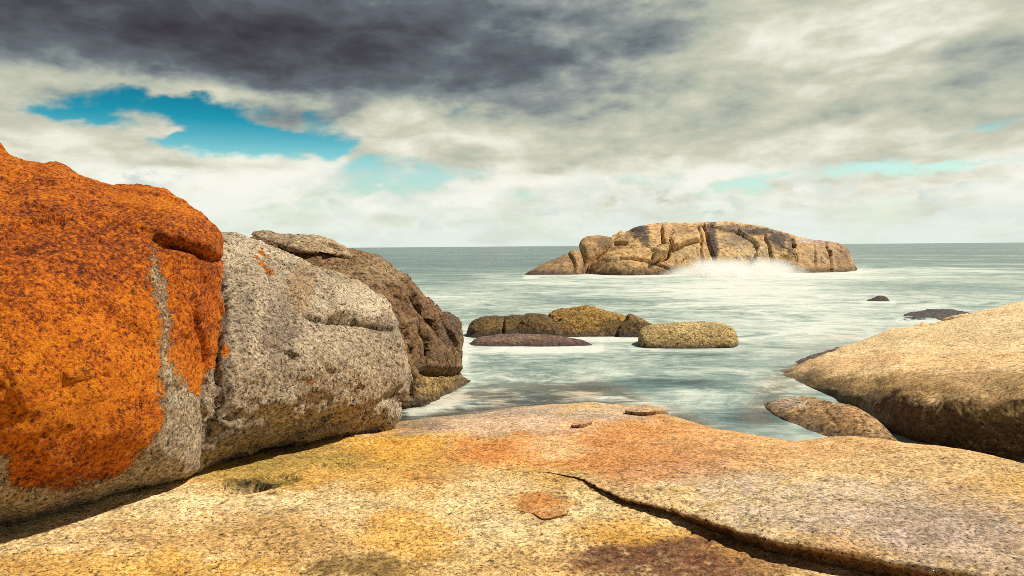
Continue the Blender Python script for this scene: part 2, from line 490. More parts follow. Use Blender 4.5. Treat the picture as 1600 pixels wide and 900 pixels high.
    return link(name, m2, mat, label, cat, group)


# ------------------------------------------------------------------ the granite shelf (ground)
SHORE = np.array([(-30, 9.0), (-4, 8.6), (-1.3, 7.93), (-0.35, 8.33), (0.45, 8.75), (1.0, 8.85), (1.5, 8.51), (2.05, 7.29), (2.35, 6.57), (2.55, 6.43), (2.75, 6.4),
                  (3.15, 5.75), (3.4, 5.19), (3.7, 5.07), (3.95, 4.78), (4.25, 4.57), (4.8, 4.23), (7, 3.6), (30, 1.0)])
def zshelf(x, y):
    sy = np.interp(x, SHORE[:, 0], SHORE[:, 1])
    q = np.stack([x, y, 0 * x], 1)
    s = sy - y + 0.22 * fbm(q, 0.8, 3, 0.5, 3) * np.interp(x, [1.5, 3], [1, 0.35])
    L = np.interp(x, [1.2, 2.6, 3.3], [2.0, 0.75, 0.36])
    A = np.interp(x, [-3, 0, 2.6, 3.4, 5], [0.56, 0.55, 0.50, 0.50, 0.47])
    up = A * (1 - np.exp(-np.maximum(s, 0) / L))
    dn = np.maximum(np.minimum(s, 0) * A / L, -1.0) + np.minimum(s + 3, 0) * 0.15
    z = np.where(s > 0, up, dn)
    z = z + 0.045 * fbm(q, 0.55, 3, 0.5, 7)
    return z
def shelf_height(px, py, n=12):              # where a picture point meets the shelf
    z = np.full(np.shape(px), 0.5)
    for _ in range(n):
        p = at_height(px, py, z); z = 0.5 * z + 0.5 * zshelf(np.atleast_1d(p[..., 0]).ravel(), np.atleast_1d(p[..., 1]).ravel()).reshape(np.shape(px))
    return at_height(px, py, z)

SHELF_BASE = (0.60, 0.395, 0.165)
CREAM, OCHRE, ORANGE, PINK, OLIVE, BROWN, GREY, DARK = (0.72, 0.55, 0.29), (0.58, 0.30, 0.045), (0.60, 0.225, 0.055), (0.52, 0.36, 0.25), (0.22, 0.18, 0.035), (0.13, 0.045, 0.018), (0.43, 0.35, 0.26), (0.07, 0.05, 0.04)
SHELF_SPOTS = [
    (560, 730, 330, 60, OCHRE, 0.7), (250, 800, 260, 38, CREAM, 0.75), (60, 850, 200, 40, CREAM, 0.5), (480, 780, 150, 16, CREAM, 0.6),
    (430, 835, 320, 36, (0.52, 0.31, 0.11), 0.75), (600, 800, 110, 45, CREAM, 0.35), (200, 884, 260, 24, OCHRE, 0.7),
    (500, 715, 130, 22, OLIVE, 0.55), (385, 740, 80, 20, OLIVE, 0.5), (620, 690, 60, 20, OCHRE, 0.6), (400, 755, 60, 14, (0.13, 0.10, 0.02), 0.8),
    (800, 705, 115, 26, ORANGE, 0.85), (960, 675, 150, 26, ORANGE, 0.65), (1000, 705, 150, 40, ORANGE, 0.75), (1130, 690, 170, 34, ORANGE, 0.6),
    (760, 660, 150, 18, PINK, 0.75), (900, 645, 150, 14, PINK, 0.6), (800, 645, 180, 10, GREY, 0.6), (880, 675, 60, 10, PINK, 0.5),
    (760, 760, 90, 30, CREAM, 0.6), (880, 700, 70, 16, CREAM, 0.45), (720, 840, 160, 60, CREAM, 0.6), (900, 800, 70, 36, CREAM, 0.6),
    (640, 840, 90, 40, OCHRE, 0.8), (560, 885, 100, 18, (0.17, 0.10, 0.018), 0.8), (620, 700, 80, 22, OCHRE, 0.6), (690, 745, 60, 16, (0.42, 0.2, 0.05), 0.5), (780, 890, 160, 30, OCHRE, 0.35),
    (1060, 866, 130, 38, BROWN, 0.9), (960, 880, 80, 22, BROWN, 0.75), (1150, 885, 90, 20, BROWN, 0.8), (1000, 830, 110, 24, OCHRE, 0.7),
    (700, 640, 90, 10, DARK, 0.35), (640, 655, 60, 14, DARK, 0.5),
    (1250, 705, 300, 44, (0.62, 0.36, 0.15), 0.75), (1180, 790, 220, 50, CREAM, 0.4), (1350, 800, 260, 55, (0.46, 0.37, 0.29), 0.6), (1480, 850, 220, 70, (0.40, 0.30, 0.23), 0.75),
    (1100, 745, 140, 24, (0.48, 0.38, 0.29), 0.5), (1420, 730, 200, 26, (0.62, 0.42, 0.2), 0.6), (1560, 770, 120, 30, OCHRE, 0.3), (1020, 725, 120, 30, ORANGE, 0.5), (1250, 870, 160, 22, (0.46, 0.25, 0.08), 0.6),
    (842, 788, 50, 18, (0.44, 0.19, 0.05), 0.85), (395, 760, 36, 9, (0.05, 0.04, 0.015), 0.9)]

def shelf_paint(P):
    X, Y = project(P)
    front = P[:, 1] > 0.4
    C = paint(P, np.where(front, X, -9e3), np.where(front, Y, -9e3), SHELF_BASE, SHELF_SPOTS, 11, 46.0, 2.2)
    st = fbm(P * np.array([0.7, 1.6, 1.0]), 1.6, 5, 0.6, 33)
    C = C * (0.90 * (1 + 0.45 * st))[:, None]
    mo = fbm(P, 7.0, 4, 0.65, 44)
    C = C * (1 + 0.55 * mo)[:, None] * (1 + mo[:, None] * np.array([-0.05, 0.0, 0.25]))
    pit = sstep(0.22, 0.40, fbm(P, 13.0, 4, 0.65, 47) + 0.25 * fbm(P, 1.2, 2, 0.5, 45))
    C = C * (1 - 0.6 * pit)[:, None]
    wet = sstep(0.16, 0.0, P[:, 2] + 0.10 * fbm(P, 3.0, 4, 0.6, 46)) * 0.75
    return C, wet

def fine_relief(P):
    q = P * np.array([1.0, 1.0, 1.0])
    return 0.012 * fbm(q, 2.6, 4, 0.5, 21) + 0.0065 * fbm(q, 14, 4, 0.6, 22) - 0.014 * sstep(0.26, 0.42, fbm(q, 8.5, 3, 0.6, 23))

def build_ground():
    th = np.concatenate([np.radians(np.linspace(-48, 48, 760)), np.radians(np.linspace(50, 310, 66))])
    r = np.concatenate([np.geomspace(1.3, 13, 560), np.geomspace(13.6, 90, 24)])
    r = np.concatenate([[0.02, 0.5, 1.0], r])
    rr, tt = np.meshgrid(r, th, indexing='ij')
    x, y = (rr * np.sin(tt)).ravel(), (rr * np.cos(tt)).ravel()
    z = zshelf(x, y)
    P = np.stack([x, y, z], 1)
    P[:, 2] += fine_relief(P)
    # the weathering hollow beside the lichen boulder
    for (hx, hy, rx, ry, dep) in ((385, 762, 0.15, 0.13, 0.13), (440, 748, 0.14, 0.10, 0.03), (520, 728, 0.18, 0.1, 0.02), (600, 690, 0.15, 0.1, 0.03)):
        c = shelf_height(np.array(float(hx)), np.array(float(hy)))
        d = ((x - c[0]) / rx) ** 2 + ((y - c[1]) / ry) ** 2
        P[:, 2] -= dep * sstep(1.2, 0.6, d + 0.12 * fbm(P, 6, 3, 0.5, 25))
    # a low weathered step that crosses the shelf from the hollow to the lower left
    line = [shelf_height(np.array(float(a)), np.array(float(b)))[:2] for a, b in ((60, 905), (200, 868), (300, 838), (400, 812), (480, 785), (560, 768), (640, 745))]
    d, s, t = seg_dist(x, y, [tuple(v) for v in line])
    P[:, 2] += 0.02 * np.where(s < 0, 1, 0) * np.exp(-(d / 0.45) ** 2) * sstep(0, 0.2, t) * sstep(1, 0.7, t) * sstep(0, 0.03, d)
    me = grid_mesh('ground', P, len(r), len(th), True)
    C, wet = shelf_paint(P)
    put_col(me, 'tint', C); put_val(me, 'wet', wet); put_val(me, 'lichen', np.zeros(len(P))); put_val(me, 'tone', np.zeros(len(P)))
    link('ground', me, GRANITE_SHELF, kind='structure')
build_ground()

def build_slab():
    crack = [(560, 742), (690, 734), (800, 735), (850, 738), (897, 746), (925, 762), (955, 780), (985, 793), (1040, 808), (1090, 830), (1150, 853),
             (1220, 874), (1300, 893), (1400, 915), (1560, 945), (1800, 985), (2400, 1060), (3400, 1150)]
    w = np.array([shelf_height(np.array(float(a)), np.array(float(b)))[:2] for a, b in crack])
    hh = np.array([-0.05, -0.03, -0.004, 0.006, 0.013, 0.026, 0.040, 0.050, 0.062, 0.078, 0.092, 0.10, 0.11, 0.115, 0.12, 0.12, 0.12, 0.12])
    seg = np.concatenate([[0], np.cumsum(np.linalg.norm(np.diff(w, axis=0), axis=1))])
    n = 460
    u = np.linspace(0, seg[-1], n)
    cx, cy, h = np.interp(u, seg, w[:, 0]), np.interp(u, seg, w[:, 1]), np.interp(u, seg, hh)
    k = np.exp(-np.linspace(-2, 2, 9) ** 2); k /= k.sum()
    sm = lambda a: np.convolve(np.pad(a, 4, mode='edge'), k, 'valid')
    cx, cy, h = sm(cx), sm(cy), sm(h)
    Q = np.stack([cx, cy, 0 * cx], 1)
    jag = 0.045 * fbm(Q, 4, 4, 0.6, 61) + 0.03 * fbm(Q, 20, 4, 0.65, 62)
    D = np.array([0.72, 0.69])
    rows = []
    v = np.concatenate([[0.22, 0.15, 0.11, 0.085, 0.070, 0.056, 0.044, 0.034, 0.024, 0.015, 0.008, 0.002, 0.0, 0.006, 0.014, 0.024], np.cumsum(np.geomspace(0.012, 0.05, 200)) + 0.024])
    fz = np.concatenate([[-1.7, -1.45, -1.22, -1.06, -0.92, -0.79, -0.67, -0.56, -0.45, -0.35, -0.26, -0.17, -0.10, -0.045, -0.018, -0.004], np.zeros(200)])
    for vi, fi in zip(v, fz):
        fade = 1.0 if vi < 0.3 else max(0.0, 1 - (vi - 0.3) * 1.5)
        x = cx + D[0] * (vi + jag * fade); y = cy + D[1] * (vi + jag * fade)
        hv = h + 0.03 * np.clip(h / 0.05, 0, 1) * (1 - math.exp(-max(vi, 0) / 0.25))     # a rounded lip
        z = zshelf(x, y) + hv + fi * np.maximum(h + 0.02, 0.0)
        rows.append(np.stack([x, y, z], 1))
    P = np.concatenate(rows)
    P[:, 2] += fine_relief(P)
    edge = np.repeat(fz < -0.02, n)
    P[edge] += np.stack([0 * P[edge][:, 0] - 0.72, 0 * P[edge][:, 0] - 0.69, 0 * P[edge][:, 0]], 1) * (0.02 * fbm(P[edge] * np.array([1, 1, 2.5]), 11, 4, 0.6, 63))[:, None]
    me = grid_mesh('rock_slab', P, len(v), n)
    C, wet = shelf_paint(P)
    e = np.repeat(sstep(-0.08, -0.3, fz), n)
    C = C * (1 - e[:, None]) + np.array((0.16, 0.075, 0.028))[None] * e[:, None]  # brown lip face, darkened to paint in its shade
    put_col(me, 'tint', C); put_val(me, 'wet', wet); put_val(me, 'lichen', np.zeros(len(P))); put_val(me, 'tone', np.zeros(len(P)))
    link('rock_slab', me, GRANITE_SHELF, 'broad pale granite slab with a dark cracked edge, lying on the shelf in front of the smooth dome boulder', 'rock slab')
build_slab()


# ------------------------------------------------------------------ boulders on the shore
GREYROCK = (0.335, 0.265, 0.18)
def orange_boulder():
    out = [(-560, 330), (-470, 190), (-300, 130), (-120, 165), (0, 229), (30, 245), (52, 250), (88, 251), (120, 270), (150, 282), (176, 288), (208, 288), (246, 293), (275, 308),
           (302, 323), (326, 343), (341, 362), (345, 380), (346, 402), (344, 440), (347, 500), (341, 560), (336, 620), (322, 675), (318, 712), (302, 745),
           (262, 756), (200, 769), (130, 785), (80, 802), (0, 826), (-100, 852), (-250, 885), (-430, 880), (-540, 700)]
    ctrl = [(-450, 800, 3.1), (-250, 860, 3.25), (0, 805, 3.72), (150, 765, 4.10), (300, 730, 4.66), (330, 600, 4.95), (-450, 350, 3.7), (-100, 600, 3.42), (0, 400, 3.95), (100, 600, 3.78),
            (200, 450, 4.30), (0, 240, 4.95), (200, 300, 5.05), (330, 380, 4.85), (100, 340, 4.42), (250, 620, 4.35), (-300, 180, 4.5), (60, 700, 3.72), (270, 350, 4.78)]
    lich = [([(-600, 100), (0, 200), (120, 255), (215, 268), (300, 285), (370, 340), (352, 420), (350, 560), (318, 585), (308, 615), (288, 600), (270, 560), (262, 520), (258, 440), (240, 380),
              (236, 420), (250, 520), (250, 600), (258, 660), (235, 690), (215, 715), (170, 745), (120, 760), (60, 770), (20, 750), (18, 715), (-30, 715), (-120, 790), (-400, 820), (-600, 500)], 30, 1.05),
            ([(262, 380), (262, 450), (275, 560), (300, 600), (312, 540), (345, 500), (345, 400)], 14, 0.9)]
    rock('boulder', 'huge boulder covered in bright orange lichen, at the left edge of the shelf', out, ctrl, 0.34, 1.6, 70, 0.017, GRANITE, GREYROCK,
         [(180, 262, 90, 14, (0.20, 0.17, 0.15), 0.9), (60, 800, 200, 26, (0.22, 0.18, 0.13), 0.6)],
         cracks=[([(258, 383), (285, 386), (305, 392), (322, 402), (348, 407)], 4.5, 0.17), ([(300, 470), (318, 540), (322, 600), (318, 680)], 4, 0.04), ([(60, 770), (130, 752), (200, 735)], 5, 0.03),
                 ([(150, 560), (180, 620)], 5, 0.012)],
         ledges=[([(348, 402), (322, 397), (305, 388), (285, 382), (258, 380), (225, 368)], 34, 0.045, 0.25)], near=0.92,
         tone=[(120, 370, 260, 70, -0.13), (60, 760, 240, 26, -0.14), (300, 375, 50, 16, -0.06), (120, 610, 200, 110, 0.09), (270, 320, 90, 24, 0.10), (320, 480, 30, 80, -0.06)],  # rust variation of the lichen plus painted light and shade of the face
         facet=[(0.03, 1.6), (0.014, 5.0)], rough=(0.03, 0.85, 0.020, 5.5), cat='boulder', lichen=lich, seed=3, step=16)
orange_boulder()

def grey_boulder():
    out = [(300, 400), (318, 352), (345, 362), (372, 367), (402, 373), (432, 386), (462, 400), (502, 417), (542, 431), (576, 449), (602, 468), (620, 490), (629, 520), (640, 558), (646, 590),
           (642, 611), (631, 626), (629, 642), (623, 656), (610, 668), (590, 675), (560, 683), (520, 688), (480, 693), (430, 698), (392, 706), (366, 713), (340, 727), (318, 752), (280, 740), (270, 560)]
    ctrl = [(300, 735, 4.95), (370, 700, 5.15), (450, 680, 5.60), (540, 670, 6.15), (610, 650, 6.65), (640, 590, 6.95), (600, 480, 7.3), (540, 440, 7.6), (450, 400, 7.2), (360, 375, 6.6),
            (300, 420, 5.6), (400, 460, 5.9), (480, 470, 6.45), (400, 600, 5.25), (500, 560, 5.85), (580, 560, 6.45), (350, 560, 5.10), (540, 500, 6.75), (620, 600, 6.75)]
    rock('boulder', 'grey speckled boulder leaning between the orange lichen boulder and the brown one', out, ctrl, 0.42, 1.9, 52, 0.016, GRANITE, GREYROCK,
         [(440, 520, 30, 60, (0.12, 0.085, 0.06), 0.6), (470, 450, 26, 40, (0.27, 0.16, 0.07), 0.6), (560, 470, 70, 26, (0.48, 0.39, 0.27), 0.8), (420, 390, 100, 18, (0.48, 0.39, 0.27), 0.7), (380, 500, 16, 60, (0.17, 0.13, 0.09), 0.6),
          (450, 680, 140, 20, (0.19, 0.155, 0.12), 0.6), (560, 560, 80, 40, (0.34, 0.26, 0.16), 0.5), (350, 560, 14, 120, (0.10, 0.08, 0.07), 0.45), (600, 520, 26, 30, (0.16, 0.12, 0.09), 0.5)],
         cracks=[([(476, 494), (500, 500), (525, 503), (550, 504), (580, 508), (618, 515)], 3.0, 0.19), ([(452, 440), (458, 480), (448, 530), (456, 580)], 10, 0.03), ([(470, 455), (512, 462), (512, 490)], 5, 0.05),
                 ([(470, 660), (540, 650), (600, 625), (640, 600)], 5, 0.05), ([(345, 420), (352, 480), (343, 540), (340, 600)], 5, 0.12), ([(440, 692), (500, 672), (560, 668)], 4, 0.04),
                 ([(623, 545), (627, 560)], 6, 0.06), ([(320, 690), (335, 650), (345, 620)], 6, 0.06)],
         ledges=[([(618, 508), (580, 503), (550, 498), (520, 499), (480, 490)], 26, 0.05, 0.25), ([(512, 500), (512, 470), (508, 445)], 40, 0.05, 0.2), ([(470, 668), (540, 652), (600, 626), (645, 596)], 40, -0.04, 0.2)],
         facet=[(0.03, 2.0), (0.02, 5.0)], rough=(0.075, 1.1, 0.028, 6.0), cat='boulder', seed=6, step=12, near=0.93,
         lichen=[([(392, 402), (402, 400), (428, 425), (424, 430), (408, 418)], 7, 0.95), ([(349, 540), (362, 540), (362, 556), (349, 556)], 8, 0.9), ([(482, 584), (494, 584), (493, 594), (483, 594)], 6, 0.9)],
         strata=(0.011, 6.5, (0.25, -0.1, 1.0)))
grey_boulder()

def brown_boulder():
    BR = (0.185, 0.108, 0.05)
    out = [(372, 420), (393, 371), (440, 374), (500, 379), (555, 393), (590, 405), (624, 426), (643, 443), (661, 460), (680, 480), (690, 487), (706, 491), (716, 503), (721, 522), (720, 540),
           (716, 556), (716, 574), (720, 582), (730, 586), (734, 602), (730, 625), (700, 650), (662, 664), (620, 670), (560, 665), (440, 600), (380, 500)]
    ctrl = [(400, 395, 9.25), (480, 400, 9.2), (560, 410, 9.4), (600, 440, 9.2), (640, 470, 9.3), (690, 500, 9.9), (715, 540, 10.2), (725, 602, 10.0), (694, 626, 9.0), (660, 640, 8.55), (620, 645, 8.4), (560, 640, 8.2),
            (450, 500, 8.4), (560, 480, 8.7), (640, 560, 8.8), (690, 580, 9.35), (660, 530, 9.1), (690, 606, 9.15)]
    rock('boulder', 'brown cracked boulder reaching into the water behind the grey speckled boulder', out, ctrl, 0.6, 2.0, 40, 0.023, GRANITE_MID, BR,
         [(600, 420, 60, 22, (0.33, 0.24, 0.13), 0.5), (650, 480, 50, 40, (0.16, 0.085, 0.04), 0.6), (690, 605, 50, 22, (0.30, 0.20, 0.07), 0.8), (690, 540, 30, 40, (0.13, 0.075, 0.035), 0.6),
          (640, 600, 30, 40, (0.28, 0.19, 0.08), 0.5), (560, 430, 60, 18, (0.26, 0.17, 0.09), 0.5), (706, 510, 20, 30, (0.09, 0.06, 0.045), 0.7)],  # paler toe patches paint in the light falling there
         cracks=[([(655, 510), (664, 535), (662, 560)], 3.4, 0.14), ([(640, 455), (650, 475), (672, 500), (690, 540)], 3.4, 0.16), ([(690, 488), (697, 510), (712, 545)], 3.2, 0.14), ([(655, 580), (690, 585), (720, 584)], 3.4, 0.15),
                 ([(600, 430), (625, 470), (650, 500)], 5, 0.08), ([(625, 560), (640, 600), (650, 630)], 5, 0.1)],
         ledges=[([(728, 584), (690, 580), (655, 582), (640, 600)], 50, 0.08, 0.1), ([(665, 585), (668, 545), (660, 505)], 30, 0.03, 0.2)],
         facet=[(0.085, 0.9), (0.03, 3.0)], rough=(0.10, 0.9, 0.035, 3.2), cat='boulder', seed=9, step=11, wetline=(0.10, 0.10, (0.10, 0.07, 0.035), 0.7))
    cap = [(391, 367), (399, 361), (420, 361), (445, 365), (478, 365), (500, 367), (516, 373), (536, 384), (557, 396), (563, 402), (552, 405), (530, 401), (505, 397), (480, 396), (455, 391), (425, 381), (402, 373)]
    rock('rock_slab', 'long thin slab of rock lying on top of the brown cracked boulder', cap, [(391, 367, 9.7), (563, 402, 9.75), (480, 380, 9.45), (480, 366, 9.9), (430, 372, 9.55), (520, 390, 9.5)], 0.22, 0.9, 13, 0.024, GRANITE_MID,
         (0.33, 0.235, 0.135), [(470, 370, 80, 6, (0.42, 0.32, 0.2), 0.6)], facet=[(0.03, 3.0)], rough=(0.04, 1.6, 0.02, 5.0), cat='rock slab', seed=12, step=5)
brown_boulder()

def dome_boulder():
    out = [(1204, 597), (1212, 588), (1230, 576), (1260, 562), (1300, 548), (1340, 535), (1382, 519), (1440, 504), (1500, 491), (1550, 481), (1600, 471), (1720, 447), (1880, 440), (2050, 470),
           (2130, 600), (2100, 760), (1900, 830), (1700, 810), (1600, 770), (1500, 730), (1420, 700), (1375, 672), (1345, 642), (1320, 630), (1280, 622), (1240, 616), (1215, 606)]
    ctrl = [(1206, 597, 10.25), (1230, 605, 10.0), (1280, 614, 9.2), (1330, 628, 8.35), (1400, 672, 7.15), (1500, 712, 6.7), (1600, 740, 6.35), (1800, 790, 5.9), (2050, 700, 6.0),
            (1260, 566, 10.9), (1340, 540, 11.4), (1440, 510, 11.5), (1600, 478, 11.2), (1800, 450, 10.6), (1300, 590, 9.4), (1400, 600, 7.75), (1500, 605, 6.8), (1600, 605, 6.2), (1800, 605, 5.7),
            (1400, 550, 9.7), (1500, 545, 8.9), (1600, 540, 8.3), (1500, 655, 6.6), (1400, 635, 7.4), (1600, 665, 6.15), (1600, 500, 10.0)]
    rock('boulder', 'smooth pale dome boulder with a damp brown underside, its shade partly painted in, at the right edge beyond the slab', out, ctrl, 0.30, 1.4, 40, 0.026, GRANITE_PALE, (0.74, 0.52, 0.28),
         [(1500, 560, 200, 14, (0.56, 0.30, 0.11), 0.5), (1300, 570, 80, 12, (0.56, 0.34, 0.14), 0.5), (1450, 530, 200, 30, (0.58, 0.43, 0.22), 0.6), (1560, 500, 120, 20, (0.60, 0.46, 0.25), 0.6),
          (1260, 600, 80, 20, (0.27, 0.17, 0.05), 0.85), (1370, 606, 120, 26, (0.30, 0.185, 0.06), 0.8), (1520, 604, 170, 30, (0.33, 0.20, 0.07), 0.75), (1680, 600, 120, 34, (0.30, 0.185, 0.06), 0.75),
          (1330, 622, 90, 12, (0.10, 0.06, 0.026), 0.8), (1400, 645, 90, 22, (0.085, 0.046, 0.020), 0.92), (1480, 668, 140, 34, (0.085, 0.046, 0.020), 0.92), (1600, 678, 170, 48, (0.085, 0.046, 0.020), 0.92),  # underside: brown stone colour with the undercut's shade painted in
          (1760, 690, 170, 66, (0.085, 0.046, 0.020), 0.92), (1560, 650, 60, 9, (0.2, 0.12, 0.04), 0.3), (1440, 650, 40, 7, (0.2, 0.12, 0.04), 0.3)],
         rough=(0.12, 0.7, 0.026, 4.0), cat='boulder', seed=14, step=14, tex=(26.0, 2.0), wetline=(0.12, 0.16, (0.09, 0.055, 0.025), 0.7), smooth=5)
    out = [(1190, 634), (1200, 626), (1218, 621), (1250, 620), (1290, 626), (1322, 632), (1346, 643), (1366, 655), (1390, 675), (1402, 705), (1345, 714), (1280, 698), (1230, 668), (1200, 648)]
    rock('rock', 'low brown speckled rock wedged between the slab and the dome boulder', out, [(1195, 634, 8.4), (1260, 621, 8.25), (1340, 645, 7.3), (1364, 660, 7.1), (1400, 690, 6.7), (1280, 672, 7.35), (1240, 645, 7.85), (1300, 638, 7.5)], 0.16, 0.7, 22, 0.02,
         GRANITE_MID, (0.42, 0.26, 0.12), [(1230, 628, 40, 10, (0.46, 0.36, 0.27), 0.7), (1320, 655, 40, 20, (0.36, 0.19, 0.08), 0.6)], cracks=[([(1285, 640), (1300, 655), (1310, 672)], 4, 0.015)],
         rough=(0.05, 1.8, 0.016, 6), seed=16, step=8, wetline=(0.06, 0.07, (0.12, 0.07, 0.03), 0.7))
    out = [(1196, 592), (1210, 578), (1235, 569), (1262, 556), (1300, 545), (1330, 538), (1345, 541), (1310, 560), (1260, 580), (1225, 600), (1205, 602)]
    rock('rock_ledge', 'thin wet purple brown ledge along the waterside of the dome boulder', out, [(1196, 595, 10.6), (1260, 565, 11.6), (1340, 540, 12.3), (1240, 590, 10.6)], 0.12, 0.5, 10, 0.025, GRANITE_MID,
         (0.24, 0.15, 0.11), rough=(0.03, 2.0, 0.03, 5), cat='rock ledge', seed=18, step=5, wetline=(0.1, 0.1, (0.12, 0.08, 0.07), 0.8))
dome_boulder()


# ------------------------------------------------------------------ rocks in the water
def sea_rocks():
    GOLD, DK = (0.31, 0.185, 0.048), (0.11, 0.068, 0.032)
    def wctrl(x0, x1, yw, top, rise=0.35):    # a rock whose foot meets the water on row yw
        a, b = water_depth(x0, yw), water_depth(x1, yw)
        m = (a + b) / 2
        return [(x0, yw, a), (x1, yw, b), ((x0 + x1) / 2, yw, m), ((x0 + x1) / 2, top, m + rise), (x0, top, a + rise), (x1, top, b + rise)]
    grp = 'rocks awash in the middle of the water'
    rock('rock', 'dark brown rock with a vertical split, beside the golden rock in the water', [(726, 545), (728, 524), (732, 510), (742, 501), (762, 496), (790, 495), (802, 491), (830, 490), (856, 491), (868, 500), (878, 515), (884, 545)],
         wctrl(728, 880, 528, 492), 0.30, 0.8, 12, 0.02, GRANITE_MID, DK, [(770, 508, 40, 8, (0.22, 0.14, 0.04), 0.6), (830, 505, 40, 10, (0.2, 0.12, 0.035), 0.5)],
         cracks=[([(789, 494), (785, 510), (784, 528)], 2.5, 0.10)], facet=[(0.05, 1.8)], rough=(0.05, 1.6, 0.025, 5), group=grp, seed=21, step=5, wetline=(0.1, 0.1, (0.045, 0.03, 0.022), 0.8))
    rock('rock', 'golden lichen topped rock, the tallest of the rocks awash', [(852, 545), (858, 505), (862, 490), (876, 483), (900, 479), (930, 480), (956, 486), (976, 493), (990, 503), (1000, 518), (1003, 545)],
         wctrl(858, 1000, 526, 482, 0.5), 0.35, 0.9, 16, 0.02, GRANITE_MID, GOLD, [(960, 512, 30, 14, (0.13, 0.08, 0.03), 0.7), (880, 515, 26, 10, (0.14, 0.08, 0.03), 0.6)],
         facet=[(0.05, 1.6)], rough=(0.05, 1.6, 0.03, 6), group=grp, seed=22, step=5, wetline=(0.10, 0.1, (0.08, 0.05, 0.025), 0.7))
    rock('rock', 'small dark wedge rock with a sloping top, against the golden rock', [(962, 545), (966, 512), (976, 500), (982, 490), (1000, 496), (1014, 503), (1023, 512), (1020, 545)],
         wctrl(966, 1022, 527, 494, 0.2), 0.2, 0.4, 8, 0.016, GRANITE_MID, (0.15, 0.09, 0.04), [(995, 500, 16, 5, (0.28, 0.18, 0.06), 0.6)], rough=(0.03, 2.2, 0.016, 6), group=grp, seed=23, step=4,
         wetline=(0.1, 0.1, (0.05, 0.035, 0.025), 0.8))
    rock('rock', 'flat purple brown rock barely above the water, in front of the dark split rock', [(728, 556), (735, 535), (746, 528), (772, 523), (802, 521), (850, 522), (890, 527), (920, 535), (937, 545), (940, 556)],
         wctrl(733, 937, 541, 523, 0.5), 0.3, 0.6, 14, 0.018, GRANITE_MID, (0.17, 0.10, 0.075), [(800, 530, 60, 6, (0.25, 0.16, 0.09), 0.6)], rough=(0.03, 1.6, 0.016, 5), group=grp, seed=24, step=4,
         wetline=(0.06, 0.08, (0.09, 0.055, 0.05), 0.8))
    rock('boulder', 'smooth oval tan boulder like a loaf, alone in the water', [(998, 540), (997, 526), (1001, 516), (1015, 509), (1032, 506), (1060, 503), (1100, 502), (1130, 505), (1146, 512), (1152, 525), (1153, 538), (1147, 550), (1100, 556), (1050, 556), (1008, 552)],
         wctrl(998, 1152, 546, 504, 0.5), 0.42, 0.9, 18, 0.018, GRANITE_MID, (0.40, 0.285, 0.115), [(1075, 508, 60, 7, (0.5, 0.37, 0.17), 0.6), (1075, 540, 80, 8, (0.24, 0.16, 0.06), 0.6)], rough=(0.04, 1.3, 0.014, 5), cat='boulder', group=None, seed=25, step=5,
         wetline=(0.05, 0.05, (0.10, 0.06, 0.03), 0.8))
    rock('rock', 'small black rock poking out of the foam, alone', [(1350, 482), (1354, 470), (1361, 466), (1374, 462), (1384, 464), (1390, 471), (1392, 482)], wctrl(1353, 1389, 472, 464, 0.3), 0.25, 0.4, 7, 0.02, GRANITE_MID,
         (0.05, 0.038, 0.03), [(1380, 467, 8, 3, (0.14, 0.09, 0.04), 0.6)], rough=(0.05, 2.0, 0.03, 5), seed=26, step=3, wetline=(0.1, 0.1, (0.03, 0.024, 0.022), 0.6))
    rock('rock', 'flat wet grey rock awash, just beyond the ridge of the dome boulder', [(1405, 512), (1414, 492), (1440, 485), (1470, 482), (1496, 484), (1515, 489), (1540, 500), (1545, 515)], wctrl(1415, 1530, 499, 484, 1.6), 0.3, 0.6, 9, 0.025, GRANITE_MID,
         (0.12, 0.10, 0.09), rough=(0.04, 2.0, 0.05, 3.5), seed=27, step=4, wetline=(0.4, 0.2, (0.10, 0.085, 0.08), 0.9))
sea_rocks()

